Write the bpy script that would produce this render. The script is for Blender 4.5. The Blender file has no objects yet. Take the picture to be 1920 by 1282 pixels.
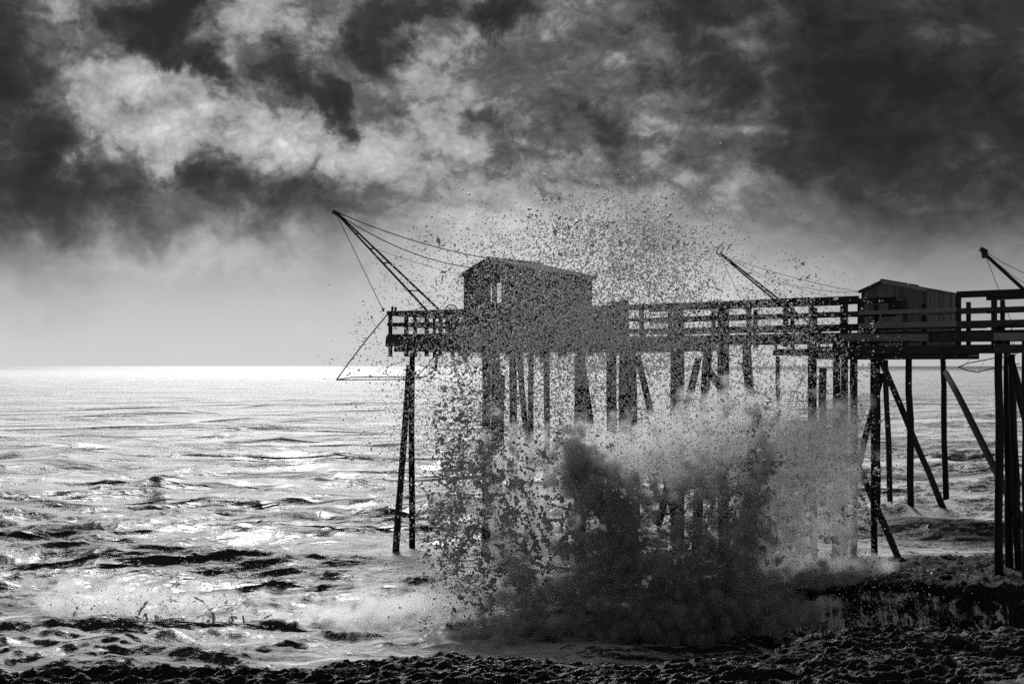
import bpy, math, random
import numpy as np
from mathutils import Vector, Matrix

R = math.radians
random.seed(7)
rng = np.random.default_rng(11)
scene = bpy.context.scene
C = scene.collection

# ------------------------------------------------------------------ camera
F = 2400.0          # focal length in units of the 1920 px wide frame
HZ = 686.0          # row of the horizon in that frame
EYE = 6.0           # metres above the mean water level
cam_d = bpy.data.cameras.new('camera')
cam = bpy.data.objects.new('camera', cam_d); C.objects.link(cam)
cam_d.sensor_width = 36.0
cam_d.lens = 36.0 * F / 1920.0
cam_d.shift_y = (HZ - 641.0) / 1920.0
cam_d.clip_start = 0.1
cam_d.clip_end = 80000
cam.location = (0, 0, EYE)
cam.rotation_euler = (R(90), 0, 0)
scene.camera = cam

# ------------------------------------------------------------------ light
SUN_AZ, SUN_EL = R(-11), R(36)
sd = Vector((math.sin(SUN_AZ) * math.cos(SUN_EL), math.cos(SUN_AZ) * math.cos(SUN_EL), math.sin(SUN_EL)))
sun_d = bpy.data.lights.new('sun', 'SUN')
sun_d.energy = 3.7
sun_d.angle = R(20)
sun_d.color = (1, 1, 1)
sun = bpy.data.objects.new('sun', sun_d); C.objects.link(sun)
sun.rotation_euler = sd.to_track_quat('Z', 'Y').to_euler()
sun.location = (-20, 60, 60)

scene.view_settings.view_transform = 'Standard'
scene.view_settings.look = 'None'
scene.view_settings.exposure = 0.0
scene.view_settings.gamma = 1.0
scene.view_settings.use_curve_mapping = False
cy = scene.cycles
cy.max_bounces = 8; cy.diffuse_bounces = 2; cy.glossy_bounces = 2
cy.transmission_bounces = 3; cy.volume_bounces = 6; cy.transparent_max_bounces = 6
cy.caustics_reflective = False; cy.caustics_refractive = False
cy.use_denoising = False
cy.volume_step_rate = 2.0
cy.sample_clamp_indirect = 4.0


class NT:
    """small helper for node trees"""
    def __init__(self, tree):
        self.t = tree; self.n = tree.nodes; self.l = tree.links
    def new(self, kind, **props):
        nd = self.n.new(kind)
        for k, v in props.items():
            setattr(nd, k, v)
        return nd
    def put(self, sock, v):
        if v is None:
            return
        if isinstance(v, bpy.types.NodeSocket):
            self.l.new(v, sock)
        else:
            sock.default_value = v
    def math(self, op, a, b=None, c=None, clamp=False):
        nd = self.new('ShaderNodeMath', operation=op, use_clamp=clamp)
        self.put(nd.inputs[0], a); self.put(nd.inputs[1], b); self.put(nd.inputs[2], c)
        return nd.outputs[0]
    def vmath(self, op, a, b=None, scale=None):
        nd = self.new('ShaderNodeVectorMath', operation=op)
        self.put(nd.inputs[0], a); self.put(nd.inputs[1], b)
        if scale is not None:
            self.put(nd.inputs['Scale'], scale)
        return nd.outputs['Value'] if op in ('LENGTH', 'DOT_PRODUCT') else nd.outputs['Vector']
    def comb(self, x, y, z=0.0):
        nd = self.new('ShaderNodeCombineXYZ')
        self.put(nd.inputs[0], x); self.put(nd.inputs[1], y); self.put(nd.inputs[2], z)
        return nd.outputs[0]
    def noise(self, vec, scale, detail=4.0, rough=0.5, dist=0.0, out='Fac', dim='3D', ntype='FBM'):
        nd = self.new('ShaderNodeTexNoise', noise_dimensions=dim, noise_type=ntype)
        self.put(nd.inputs['Vector'], vec)
        nd.inputs['Scale'].default_value = scale; nd.inputs['Detail'].default_value = detail
        nd.inputs['Roughness'].default_value = rough; nd.inputs['Distortion'].default_value = dist
        return nd.outputs[out]
    def mrange(self, v, a, b, c, d, interp='SMOOTHSTEP'):
        nd = self.new('ShaderNodeMapRange', interpolation_type=interp)
        for i, x in enumerate((v, a, b, c, d)):
            self.put(nd.inputs[i], x)
        return nd.outputs[0]
    def curve(self, v, pts):
        nd = self.new('ShaderNodeFloatCurve')
        self.put(nd.inputs['Value'], v)
        c = nd.mapping.curves[0]
        while len(c.points) < len(pts):
            c.points.new(0.5, 0.5)
        for p, (x, y) in zip(c.points, pts):
            p.location = (x, y)
        nd.mapping.update()
        return nd.outputs[0]


# ------------------------------------------------------------------ sky
world = bpy.data.worlds.new('World')
scene.world = world
world.use_nodes = True
w = NT(world.node_tree)
w.n.clear()
geo = w.new('ShaderNodeTexCoord').outputs['Generated']     # view direction
sep = w.new('ShaderNodeSeparateXYZ'); w.l.new(geo, sep.inputs[0])
az = w.math('ARCTAN2', sep.outputs[0], sep.outputs[1])
el = w.math('ARCSINE', sep.outputs[2])
# direction coordinates in units of 1/1000 rad
P = w.comb(w.math('MULTIPLY', az, 1000 / 416.7 * 1.0), w.math('MULTIPLY', el, 1000 / 416.7), 0.0)
# P: 1 unit = 1000 "sky pixels" of the photograph (0.4167 rad)
warp1 = w.vmath('SUBTRACT', w.noise(geo, 5.0, 3, .55, 0, 'Color'), (0.5, 0.5, 0.5))
warp2 = w.vmath('SUBTRACT', w.noise(geo, 22.0, 6, .62, .3, 'Color'), (0.5, 0.5, 0.5))
Pw = w.vmath('ADD', P, w.vmath('MULTIPLY', warp1, (0.34, 0.24, 0)))
Pw = w.vmath('ADD', Pw, w.vmath('MULTIPLY', warp2, (0.19, 0.17, 0)))
Pl = w.vmath('ADD', P, w.vmath('MULTIPLY', warp1, (0.25, 0.12, 0)))

BL = [  # centre px, centre py, radius x, radius y, turn (deg, clockwise in the picture), amount, softness, warped?
    # broad tone
    (1780, 220, 780, 400, 18, -.235, 0.0, 0), (1330, 40, 420, 180, 10, -.03, 0.0, 0), (1650, 200, 260, 120, 24, -.05, .1, 1),
    (1900, 380, 420, 130, 10, -.05, 0.0, 0), (1750, 640, 500, 120, 0, -.05, 0.0, 0),
    (1650, 330, 330, 130, 25, -.06, .1, 1),
    (-40, 240, 240, 330, -8, -.24, .25, 1), (300, 350, 480, 90, 6, -.19, .25, 1),
    (660, 395, 260, 55, 14, -.10, .1, 1), (60, 60, 130, 90, 0, -.05, .2, 1),
    # bright billows
    (210, 170, 200, 120, 30, .22, .2, 1), (230, 250, 150, 90, 0, .11, .1, 1), (335, 205, 62, 36, 20, -.13, .2, 1), (130, 200, 36, 60, 0, -.08, .1, 1), (480, 270, 50, 30, 30, -.10, .2, 1),
    (440, 240, 230, 95, 18, .19, .2, 1), (600, 320, 190, 62, 24, .20, .15, 1),
    (160, 60, 120, 90, 40, .14, .1, 1), (520, 70, 170, 90, 10, .16, .1, 1),
    (760, 330, 200, 60, 18, .16, .1, 1), (830, 170, 190, 110, 20, .12, .1, 1),
    (960, 390, 240, 130, 0, .10, .0, 0), (1080, 470, 400, 180, 0, .19, .0, 0), (1400, 520, 300, 90, 0, .03, 0, 0), (1080, 210, 170, 80, 20, .06, .1, 1),
    (1020, 60, 110, 50, 25, .12, .1, 1), (860, 270, 150, 50, 12, .12, .1, 1),
    (1250, 300, 240, 46, 24, .09, .1, 1), (1380, 225, 170, 14, 3, .10, .1, 0),
    (1490, 340, 160, 60, 25, .07, .1, 1), (1380, 70, 160, 60, 30, .06, .1, 1),
    (260, 440, 210, 34, 16, .035, .1, 1), (420, 390, 90, 26, 25, .07, .1, 1),
    # dark gaps
    (300, 45, 110, 80, 0, -.30, .3, 1), (190, 55, 62, 62, 0, -.20, .3, 1), (400, 25, 80, 60, 0, -.2, .2, 1),
    (410, 140, 80, 34, 30, -.24, .3, 1), (540, 150, 75, 60, 50, -.17, .2, 1),
    (635, 250, 36, 92, -28, -.24, .2, 1), (560, 190, 60, 60, 0, -.1, .1, 1), (300, 235, 60, 40, 0, -.10, .1, 1),
    (712, 105, 62, 80, 0, -.26, .2, 1), (770, 20, 90, 40, 0, -.20, .3, 1), (930, 52, 130, 34, -5, -.28, .3, 1),
    (940, 255, 60, 52, 40, -.16, .3, 1), (1150, 235, 150, 48, 38, -.17, .3, 1),
    (1360, 120, 110, 60, 20, -.12, .2, 1), (1300, 5, 120, 50, 0, -.16, .2, 1),
    (1590, 90, 190, 90, 30, -.07, .2, 1), (800, 300, 60, 30, 20, -.10, .2, 1),
    (1048, 325, 22, 30, 0, -.16, .3, 1), (350, 290, 70, 50, 20, -.14, .2, 1),
]
total = w.curve(w.math('ADD', w.math('MULTIPLY', el, 1.0), 0.0, clamp=True),
                [(0.0, .82), (.03, .79), (.075, .68), (.11, .57), (.15, .48), (.22, .45), (.32, .43), (.6, .34), (1.0, .30)])
for cx, cyy, rx, ry, rot, amp, soft, warped in BL:
    a = math.atan((cx - 960) / F); e = math.atan((HZ - cyy) / F * math.cos(a))
    mp = w.new('ShaderNodeMapping', vector_type='TEXTURE')
    w.l.new(Pw if warped else Pl, mp.inputs['Vector'])
    mp.inputs['Location'].default_value = (a / .4167, e / .4167, 0)
    mp.inputs['Rotation'].default_value = (0, 0, -R(rot))
    mp.inputs['Scale'].default_value = (rx / 1000, ry / 1000, 1)
    g = w.mrange(w.vmath('LENGTH', mp.outputs[0]), soft, 1.12 if warped else 1.3, amp * (1.12 if warped else 1.0), 0.0)
    total = w.math('ADD', total, g)
# fine billow detail, stronger higher up
nd1 = w.math('SUBTRACT', w.noise(w.vmath('MULTIPLY', geo, (1, 1, 1.7)), 9.0, 9, .64, .7), .5)
ndc = w.mrange(w.noise(w.vmath('MULTIPLY', geo, (1, 1, 1.4)), 14.0, 10, .6, .35), .44, .60, -1.0, 1.0)
ndf = w.math('SUBTRACT', w.noise(w.vmath('MULTIPLY', geo, (1, 1, 1.3)), 75.0, 6, .7, .5), .5)
nd2 = w.math('SUBTRACT', w.noise(w.vmath('MULTIPLY', geo, (1, 1, 1.6)), 34.0, 6, .62, .8), .5)
amt = w.mrange(el, 0.03, 0.16, 0.05, 1.0)
total = w.math('ADD', total, w.math('MULTIPLY', w.math('MULTIPLY', nd1, .34), amt))
leftish = w.mrange(az, -.05, .3, 1.0, .8)
amt2 = w.math('MULTIPLY', amt, leftish)
total = w.math('ADD', total, w.math('MULTIPLY', w.math('MULTIPLY', nd2, .40), amt2))
total = w.math('ADD', total, w.math('MULTIPLY', w.math('MULTIPLY', ndc, .055), amt2))
total = w.math('ADD', total, w.math('MULTIPLY', w.math('MULTIPLY', ndf, .18), amt2))
# unseen sky to both sides and behind, lifted a little as fill light
side = w.mrange(w.math('ABSOLUTE', az), 0.55, 1.3, 0.0, .04)
total = w.math('ADD', total, side)
bv = w.vmath('ADD', w.vmath('MULTIPLY', geo, (1, 1, 1.3)), w.vmath('MULTIPLY', warp2, (.03, .03, .03)))
lump = None
for k, (sc_, am_) in enumerate(((11, .5), (24, .42), (52, .30), (110, .2), (230, .12))):
    ab = w.math('MULTIPLY', w.math('ABSOLUTE', w.math('SUBTRACT', w.noise(w.vmath('ADD', bv, (k * 3.1, k * 1.7, 0)), sc_, 0, .5, .15), .5)), am_ * 2)
    lump = ab if lump is None else w.math('ADD', lump, ab)
lump = w.math('MULTIPLY', w.math('SUBTRACT', lump, .34), .8)
inb = w.mrange(total, .33, .52, .12, 1.0)
total = w.math('ADD', total, w.math('MULTIPLY', w.math('MULTIPLY', lump, inb), w.math('MULTIPLY', amt2, w.mrange(el, .07, .15, .1, 1.0))))
ctr = w.mrange(el, .09, .17, 1.0, 1.22)
total = w.math('ADD', w.math('MULTIPLY', w.math('SUBTRACT', total, .43), ctr), .43)
over = w.math('MULTIPLY', w.math('MAXIMUM', w.math('SUBTRACT', total, .58), 0.0), w.mrange(el, .06, .15, 0.0, .45))
total = w.math('SUBTRACT', total, over)
total = w.math('ADD', total, w.math('MULTIPLY', w.math('MAXIMUM', w.math('SUBTRACT', .20, total), 0.0), .5))
total = w.math('MAXIMUM', total, 0.09)
lin = w.math('POWER', total, 2.2)
nish = w.new('ShaderNodeTexSky', sky_type='NISHITA')
nish.sun_disc = False
nish.sun_elevation = SUN_EL
nish.sun_rotation = SUN_AZ
bw = w.new('ShaderNodeRGBToBW'); w.l.new(nish.outputs[0], bw.inputs[0])
bg_sky = w.new('ShaderNodeBackground'); w.l.new(bw.outputs[0], bg_sky.inputs[0]); bg_sky.inputs[1].default_value = 0.05
bg_cl = w.new('ShaderNodeBackground'); w.l.new(lin, bg_cl.inputs[0]); bg_cl.inputs[1].default_value = 1.0
mix = w.new('ShaderNodeMixShader'); mix.inputs[0].default_value = 0.96
w.l.new(bg_sky.outputs[0], mix.inputs[1]); w.l.new(bg_cl.outputs[0], mix.inputs[2])
wo = w.new('ShaderNodeOutputWorld'); w.l.new(mix.outputs[0], wo.inputs[0])
world.cycles.sampling_method = 'MANUAL'
world.cycles.sample_map_resolution = 512


# ------------------------------------------------------------------ helpers
def mat(name):
    m = bpy.data.materials.new(name); m.use_nodes = True
    t = NT(m.node_tree); t.n.clear()
    out = t.new('ShaderNodeOutputMaterial')
    return m, t, out


def g3(v):
    return (v, v, v, 1)


def wood(name, a, b, rough=.75, scale=3.0, stretch=(1, 1, 1), bump=.4):
    m, t, out = mat(name)
    tc = t.new('ShaderNodeTexCoord').outputs['Object']
    oi = t.new('ShaderNodeObjectInfo')
    v = t.vmath('ADD', t.vmath('MULTIPLY', tc, stretch), t.comb(t.math('MULTIPLY', oi.outputs['Random'], 37.0), 0, 0))
    n1 = t.noise(v, scale, 6, .65, .5)
    n2 = t.noise(v, scale * 7, 4, .6)
    val = t.math('ADD', t.math('MULTIPLY', n1, .7), t.math('MULTIPLY', n2, .3))
    tone = t.mrange(val, .3, .7, a, b, 'LINEAR')
    tone = t.math('MULTIPLY', tone, t.mrange(oi.outputs['Random'], 0, 1, .65, 1.35, 'LINEAR'))
    p = t.new('ShaderNodeBsdfPrincipled')
    t.l.new(tone, p.inputs['Base Color'])
    p.inputs['Roughness'].default_value = rough; p.inputs['Specular IOR Level'].default_value = .03
    bp = t.new('ShaderNodeBump'); bp.inputs['Strength'].default_value = bump; bp.inputs['Distance'].default_value = .02
    t.l.new(val, bp.inputs['Height']); t.l.new(bp.outputs[0], p.inputs['Normal'])
    t.l.new(p.outputs[0], out.inputs[0])
    return m


M_PILE = wood('wet_pile_wood', .010, .03, .8, 2.0, (3, 3, .5))
M_WOOD = wood('tarred_wood', .012, .035, .7, 3.0, (1, 1, 3))
M_GREY = wood('weathered_wood', .06, .14, .8, 3.0, (1, 1, 3))
M_BOARD = wood('wall_board', .018, .055, .75, 3.0, (4, 4, .6))
M_BOARD2 = wood('grey_wall_board', .03, .11, .85, 3.0, (4, 4, .6))
M_ROOF = wood('roof_sheet_metal', .03, .07, .5, 2.0, (1, 1, 1))
M_METAL = wood('dark_iron', .010, .025, .7, 6.0, (1, 1, 1), .1)


def flat_mesh(name, V, Fc, smooth=False):
    me = bpy.data.meshes.new(name)
    me.from_pydata([tuple(v) for v in V], [], Fc)
    if smooth:
        me.polygons.foreach_set('use_smooth', [True] * len(me.polygons))
    me.update()
    return me


def thing(name, loc, label, cat, group=None):
    o = bpy.data.objects.new(name, None); C.objects.link(o)
    o.location = loc; o.empty_display_size = .3
    o['label'] = label; o['category'] = cat
    if group:
        o['group'] = group
    return o


def world_loc(o):
    v = Vector(o.location)
    while o.parent:
        o = o.parent; v = v + Vector(o.location)
    return v


class MB:
    def __init__(self):
        self.V = []; self.F = []
    def add(self, V, Fc):
        k = len(self.V); self.V += [tuple(v) for v in V]; self.F += [tuple(i + k for i in f) for f in Fc]
        return self
    def beam(self, p0, p1, wd, ht, up=(0, 0, 1)):
        p0, p1 = Vector(p0), Vector(p1); d = (p1 - p0).normalized()
        u = Vector(up); s = d.cross(u)
        if s.length < 1e-4:
            s = d.cross(Vector((1, 0, 0)))
        s.normalize(); u = s.cross(d).normalized()
        V = []
        for p in (p0, p1):
            for a, b in ((-1, -1), (1, -1), (1, 1), (-1, 1)):
                V.append(p + s * a * wd / 2 + u * b * ht / 2)
        return self.add(V, [(0, 3, 2, 1), (4, 5, 6, 7), (0, 1, 5, 4), (1, 2, 6, 5), (2, 3, 7, 6), (3, 0, 4, 7)])
    def tube(self, pts, rad, seg=8, cap=True):
        pts = [Vector(p) for p in pts]
        rad = rad if hasattr(rad, '__len__') else [rad] * len(pts)
        V = []; Fc = []
        for i, p in enumerate(pts):
            d = (pts[min(i + 1, len(pts) - 1)] - pts[max(i - 1, 0)]).normalized()
            s = d.cross(Vector((.123, .2, 1)) if abs(d.z) < .95 else Vector((1, .1, 0))).normalized(); u = s.cross(d)
            for k in range(seg):
                a = 2 * math.pi * k / seg
                V.append(p + (s * math.cos(a) + u * math.sin(a)) * rad[i])
        for i in range(len(pts) - 1):
            for k in range(seg):
                a, b = i * seg + k, i * seg + (k + 1) % seg
                Fc.append((a, b, b + seg, a + seg))
        if cap:
            Fc.append(tuple(range(seg - 1, -1, -1))); n = (len(pts) - 1) * seg
            Fc.append(tuple(n + k for k in range(seg)))
        return self.add(V, Fc)
    def build(self, name, m, parent=None, smooth=False, loc=(0, 0, 0)):
        off = world_loc(parent) if parent else Vector(loc)
        me = flat_mesh(name, [Vector(v) - off for v in self.V], self.F, smooth)
        o = bpy.data.objects.new(name, me); C.objects.link(o)
        me.materials.append(m)
        if parent:
            o.parent = parent
        else:
            o.location = loc
        return o


def tagstuff(o, label=None, cat=None, kind='stuff'):
    o['kind'] = kind
    if label:
        o['label'] = label
    if cat:
        o['category'] = cat


def X(px, D):
    return (px - 960) / F * D


def at(px, py, D):          # point of the place seen at (px, py) of the photograph, D metres deep
    return Vector((X(px, D), D, EYE + (HZ - py) / F * D))


def pile(parent, p0, p1, r0, r1=None, name='pile', wob=.02, m=None, seg=9, n=7):
    p0, p1 = Vector(p0), Vector(p1); r1 = r1 or r0 * 1.12
    pts = []; rr = []
    for i in range(n):
        t = i / (n - 1)
        p = p0.lerp(p1, t)
        if 0 < i < n - 1:
            p = p + Vector((random.uniform(-1, 1), random.uniform(-1, 1), 0)) * wob
        pts.append(p); rr.append((r0 + (r1 - r0) * t) * random.uniform(.93, 1.08))
    b = MB().tube(pts, rr, seg)
    return b.build(name, m or M_PILE, parent, smooth=True)


def board(parent, p0, p1, wd, ht, name, m=None, jit=.008):
    j = lambda: Vector((0, 0, random.uniform(-jit, jit)))
    return MB().beam(Vector(p0) + j(), Vector(p1) + j(), wd, ht).build(name, m or M_WOOD, parent)


def cable(parent, p0, p1, r, sag=0.0, name='cable', n=10, m=None):
    p0, p1 = Vector(p0), Vector(p1)
    pts = []
    for i in range(n):
        t = i / (n - 1)
        pts.append(p0.lerp(p1, t) - Vector((0, 0, 4 * sag * t * (1 - t))))
    return MB().tube(pts, r, 5).build(name, m or M_METAL, parent, smooth=True)


# ------------------------------------------------------------------ sea
def waves(x, y, dD):
    """height of the water above its mean level; dD = local grid step, used to drop waves too short for it"""
    z = np.zeros_like(x)
    r = np.random.default_rng(5)
    sets = [(28, 4, .20, .2), (15, 6, .13, .25), (8, 14, .12, .3), (4.2, 22, .08, .4), (2.1, 30, .065, .5), (1.1, 34, .05, .6), (.55, 34, .024, .7)]
    for lam0, n, amp, spread in sets:
        part = np.zeros_like(x)
        for k in range(n):
            lam = lam0 * r.uniform(.7, 1.4)
            th = r.normal(-math.pi / 2 - .22, spread * .6)
            k0 = 2 * math.pi / lam
            ph = k0 * (x * math.cos(th) + y * math.sin(th)) + r.uniform(0, 6.28)
            fade = np.clip((lam / dD - 2.2) / 3.0, 0, 1)
            s = np.sin(ph)
            part += (np.exp(s * .9) - 1.27) * fade * .8
        z += part * amp / math.sqrt(n)
    return z


def sm(a, b, v):
    t = np.clip((v - a) / (b - a), 0, 1); return t * t * (3 - 2 * t)


def fbm2(x, y, seed, octs=5, lac=2.0, gain=.5, ridged=False):
    """value noise on a hashed lattice"""
    r = np.random.default_rng(seed); tab = r.random((256, 256))
    out = np.zeros_like(x); a = 1.0; tot = 0
    for o in range(octs):
        xi = np.floor(x).astype(np.int64); yi = np.floor(y).astype(np.int64)
        fx = x - xi; fy = y - yi
        fx = fx * fx * (3 - 2 * fx); fy = fy * fy * (3 - 2 * fy)
        g = lambda i, j: tab[(xi + i) % 256, (yi + j) % 256]
        v = (g(0, 0) * (1 - fx) + g(1, 0) * fx) * (1 - fy) + (g(0, 1) * (1 - fx) + g(1, 1) * fx) * fy
        if ridged:
            v = 1 - np.abs(2 * v - 1)
        out += v * a; tot += a; a *= gain
        x = x * lac * .8 - y * lac * .6 + 17.3; y = x * 0 + (y * lac * .8 + (x - 17.3) * .6) * 1.0
    return out / tot


def grid_mesh(name, Xa, Ya, Za, m, attrs=None, smooth=True):
    nr, nc = Xa.shape
    me = bpy.data.meshes.new(name)
    co = np.stack([Xa, Ya, Za], -1).reshape(-1, 3).astype(np.float32)
    idx = np.arange(nr * nc).reshape(nr, nc)
    q = np.stack([idx[:-1, :-1], idx[:-1, 1:], idx[1:, 1:], idx[1:, :-1]], -1).reshape(-1, 4)
    me.vertices.add(len(co)); me.vertices.foreach_set('co', co.ravel())
    me.loops.add(q.size); me.loops.foreach_set('vertex_index', q.ravel().astype(np.int32))
    me.polygons.add(len(q)); me.polygons.foreach_set('loop_start', np.arange(0, q.size, 4, dtype=np.int32))
    me.polygons.foreach_set('use_smooth', np.full(len(q), smooth))
    me.update(calc_edges=True)
    for k, v in (attrs or {}).items():
        a = me.attributes.new(k, 'FLOAT', 'POINT'); a.data.foreach_set('value', v.ravel().astype(np.float32))
    me.materials.append(m)
    o = bpy.data.objects.new(name, me); C.objects.link(o)
    return o


def sea_material():
    m, t, out = mat('sea_water')
    pos = t.new('ShaderNodeNewGeometry').outputs['Position']
    at_ = t.new('ShaderNodeAttribute', attribute_name='foam').outputs['Fac']
    st = t.vmath('MULTIPLY', pos, (.8, 1.2, 1))
    n1 = t.noise(t.vmath('MULTIPLY', pos, (.65, 1.5, 1)), 2.0, 9, .76, .9)
    n2 = t.noise(st, 7.0, 5, .7, 1.0)
    n3 = t.noise(t.vmath('MULTIPLY', pos, (.01, .03, 1)), 1.0, 4, .6)
    fo = t.math('ADD', at_, t.math('MULTIPLY', t.math('SUBTRACT', n1, .5), 1.7))
    fo = t.math('ADD', fo, t.math('MULTIPLY', t.math('SUBTRACT', n2, .5), 1.5))
    fo = t.mrange(fo, .38, .56, 0, .95)
    wat = t.new('ShaderNodeBsdfPrincipled')
    wat.inputs['Base Color'].default_value = g3(.02)
    wat.inputs['Roughness'].default_value = .33
    wat.inputs['Specular IOR Level'].default_value = .36
    wat.inputs['IOR'].default_value = 1.34
    bp = t.new('ShaderNodeBump'); bp.inputs['Distance'].default_value = .22
    far = t.new('ShaderNodeAttribute', attribute_name='far').outputs['Fac']
    t.l.new(t.mrange(far, 0, 1, 1.0, .22, 'LINEAR'), bp.inputs['Strength']); t.l.new(t.mrange(far, 0, 1, .33, .42, 'LINEAR'), wat.inputs['Roughness'])
    h = t.math('MULTIPLY', t.noise(st, 1.6, 8, .62, .6), .7)
    for sc_, am_ in ((2.2, .18), (.55, .28), (.14, .36), (.035, .5)):
        rn = t.noise(t.vmath('MULTIPLY', pos, (sc_ * .5, sc_, sc_)), 1.0, 3, .55, .7)
        rd = t.math('SUBTRACT', 1.0, t.math('ABSOLUTE', t.math('MULTIPLY', t.math('SUBTRACT', rn, .5), 5.0)), clamp=True)
        h = t.math('ADD', h, t.math('MULTIPLY', t.math('MULTIPLY', rd, rd), am_ / sc_))
    t.l.new(h, bp.inputs['Height'])
    t.l.new(bp.outputs[0], wat.inputs['Normal'])
    foam = t.new('ShaderNodeBsdfPrincipled')
    foam.inputs['Base Color'].default_value = g3(.8)
    foam.inputs['Roughness'].default_value = .7
    bf = t.new('ShaderNodeBump'); t.l.new(t.mrange(far, 0, 1, 1.0, .2, 'LINEAR'), bf.inputs['Strength']); bf.inputs['Distance'].default_value = .28
    t.l.new(t.math('ADD', t.math('MULTIPLY', h, .8), t.math('ADD', n1, t.math('MULTIPLY', n2, .3))), bf.inputs['Height']); t.l.new(bf.outputs[0], foam.inputs['Normal'])
    mx = t.new('ShaderNodeMixShader')
    t.l.new(fo, mx.inputs[0]); t.l.new(wat.outputs[0], mx.inputs[1]); t.l.new(foam.outputs[0], mx.inputs[2])
    t.l.new(mx.outputs[0], out.inputs[0])
    return m


PILE_FEET = [(741, 1040), (772, 1032), (1645, 958), (1669, 932), (1709, 960), (1773, 930), (1766, 945), (1687, 1053), (1604, 950)]


def build_sea():
    rows = np.concatenate([np.linspace(1420, 690, 560), np.array([689, 688, 687.4, 687, 686.75, 686.5, 686.35])])
    D = EYE * F / (rows - HZ)
    D = np.concatenate([D, [60000.0]])
    tx = np.linspace(-.62, .62, 1000)
    Y = np.repeat(D[:, None], len(tx), 1)
    Xa = Y * tx[None, :]
    dD = np.gradient(D)[:, None] + 0 * Y
    dD = np.maximum(dD, Y * (tx[1] - tx[0]))
    Z = waves(Xa, Y, dD)
    xr = Xa * math.cos(.12) + Y * math.sin(.12); yr = -Xa * math.sin(.12) + Y * math.cos(.12)
    for k, lam in enumerate((14.0, 6.5, 3.4, 1.8, .95, .5)):
        wob = fbm2(xr / lam * .35, yr / lam * .35, 90 + k, 3) * 1.6
        rv = fbm2(xr / (lam * 1.9) + 31 * k, yr / lam + wob, 70 + k, 2, ridged=True)
        rv = np.clip((rv - .45) / .55, 0, 1) ** 2
        Z += rv * lam * (.045, .055, .085, .11, .115, .11)[k] * (sm(27, 44, Y) if k < 2 else 1.0) * np.clip((lam / dD - 2) / 3, 0, 1)
    Z -= Z[(Y > 26) & (Y < 70)].mean() + .02
    Z *= 1.0 / (1 + (Y / 900.0) ** 2)
    # breaker rearing up at the left in front of the shore
    ridge = np.exp(-((Y - 29.6 - .12 * (Xa + 9)) / .55) ** 2) * sm(-14, -9, Xa) * (1 - sm(-6.4, -4.5, Xa))
    Z += ridge * .28 * (0.7 + .6 * fbm2(Xa * 1.2, Y * 1.2, 3))
    # turbulence near the shore
    near = (1 - sm(28, 42, Y))
    Z += near * ((fbm2(Xa * .5, Y * 1.8, 9, 5) - .5) * .14 + (fbm2(Xa * 2.5, Y * 7, 19, 5, ridged=True) - .5) * .06)
    Z -= .30 * (1 - sm(19, 26, Y))
    # heap of white water thrown up against the rocks
    hump = np.exp(-((Xa - 2.2) / 3.4) ** 2 - ((Y - 29.5) / 2.2) ** 2)
    Z += hump * .6 * (.6 + .8 * fbm2(Xa * 2.5, Y * 2.5, 21, 6))
    for cx_, cy_, rx_, ry_ in ((-3.6, 39.0, 3.0, 3.2), (14.5, 42.5, 4.5, 3.5), (1.8, 26.5, 4.5, 2.2)):
        Z *= 1 - .75 * np.exp(-((Xa - cx_) / rx_) ** 2 - ((Y - cy_) / ry_) ** 2)
    Z -= .5 * sm(6.5, 9, Xa) * (1 - sm(34.5, 37, Y))
    foam = .52 + .20 * (1 - sm(25, 44, Y)) + .1 * hump - .5 * np.exp(-((Xa - 2.6) / 3.2) ** 2) * (1 - sm(28, 31, Y))  # last term cuts foam to darken the shaded water below the burst
    foam += .35 * sm(.45, .75, fbm2(Xa * .16, Y * .3, 31, 4)) * (1 - sm(60, 300, Y))
    for (fx, fy) in PILE_FEET:
        fd = EYE * F / (fy - HZ); fxx = (fx - 960) / F * fd
        gsn = np.exp(-((Xa - fxx - .1) / .5) ** 2 - ((Y - fd) / .9) ** 2)
        foam += .45 * gsn; Z += gsn * .10 * fbm2(Xa * 4, Y * 4, 66, 4)
    foam += .3 * np.exp(-((Xa + 3.0) / 3.2) ** 2 - ((Y - 28) / 4.5) ** 2)
    foam += .06 * sm(60, 240, Y) + .22 * sm(.2, .8, Z) - .1 * ridge
    slope = np.gradient(Z, axis=0) / np.gradient(Y, axis=0)
    foam -= 1.25 * np.clip(slope - .05, 0, .5) * (1 - .55 * sm(.14, .28, Xa / Y)) + .2 * sm(700, 3000, Y)  # less foam on faces towards the viewer: their shade goes into the mask
    foam -= .04 * sm(4, 16, Xa / Y * 40)
    return grid_mesh('sea', Xa, Y, Z, sea_material(), {'foam': foam, 'far': sm(70, 1200, Y)})


sea = build_sea()
sea['kind'] = 'structure'


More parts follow.
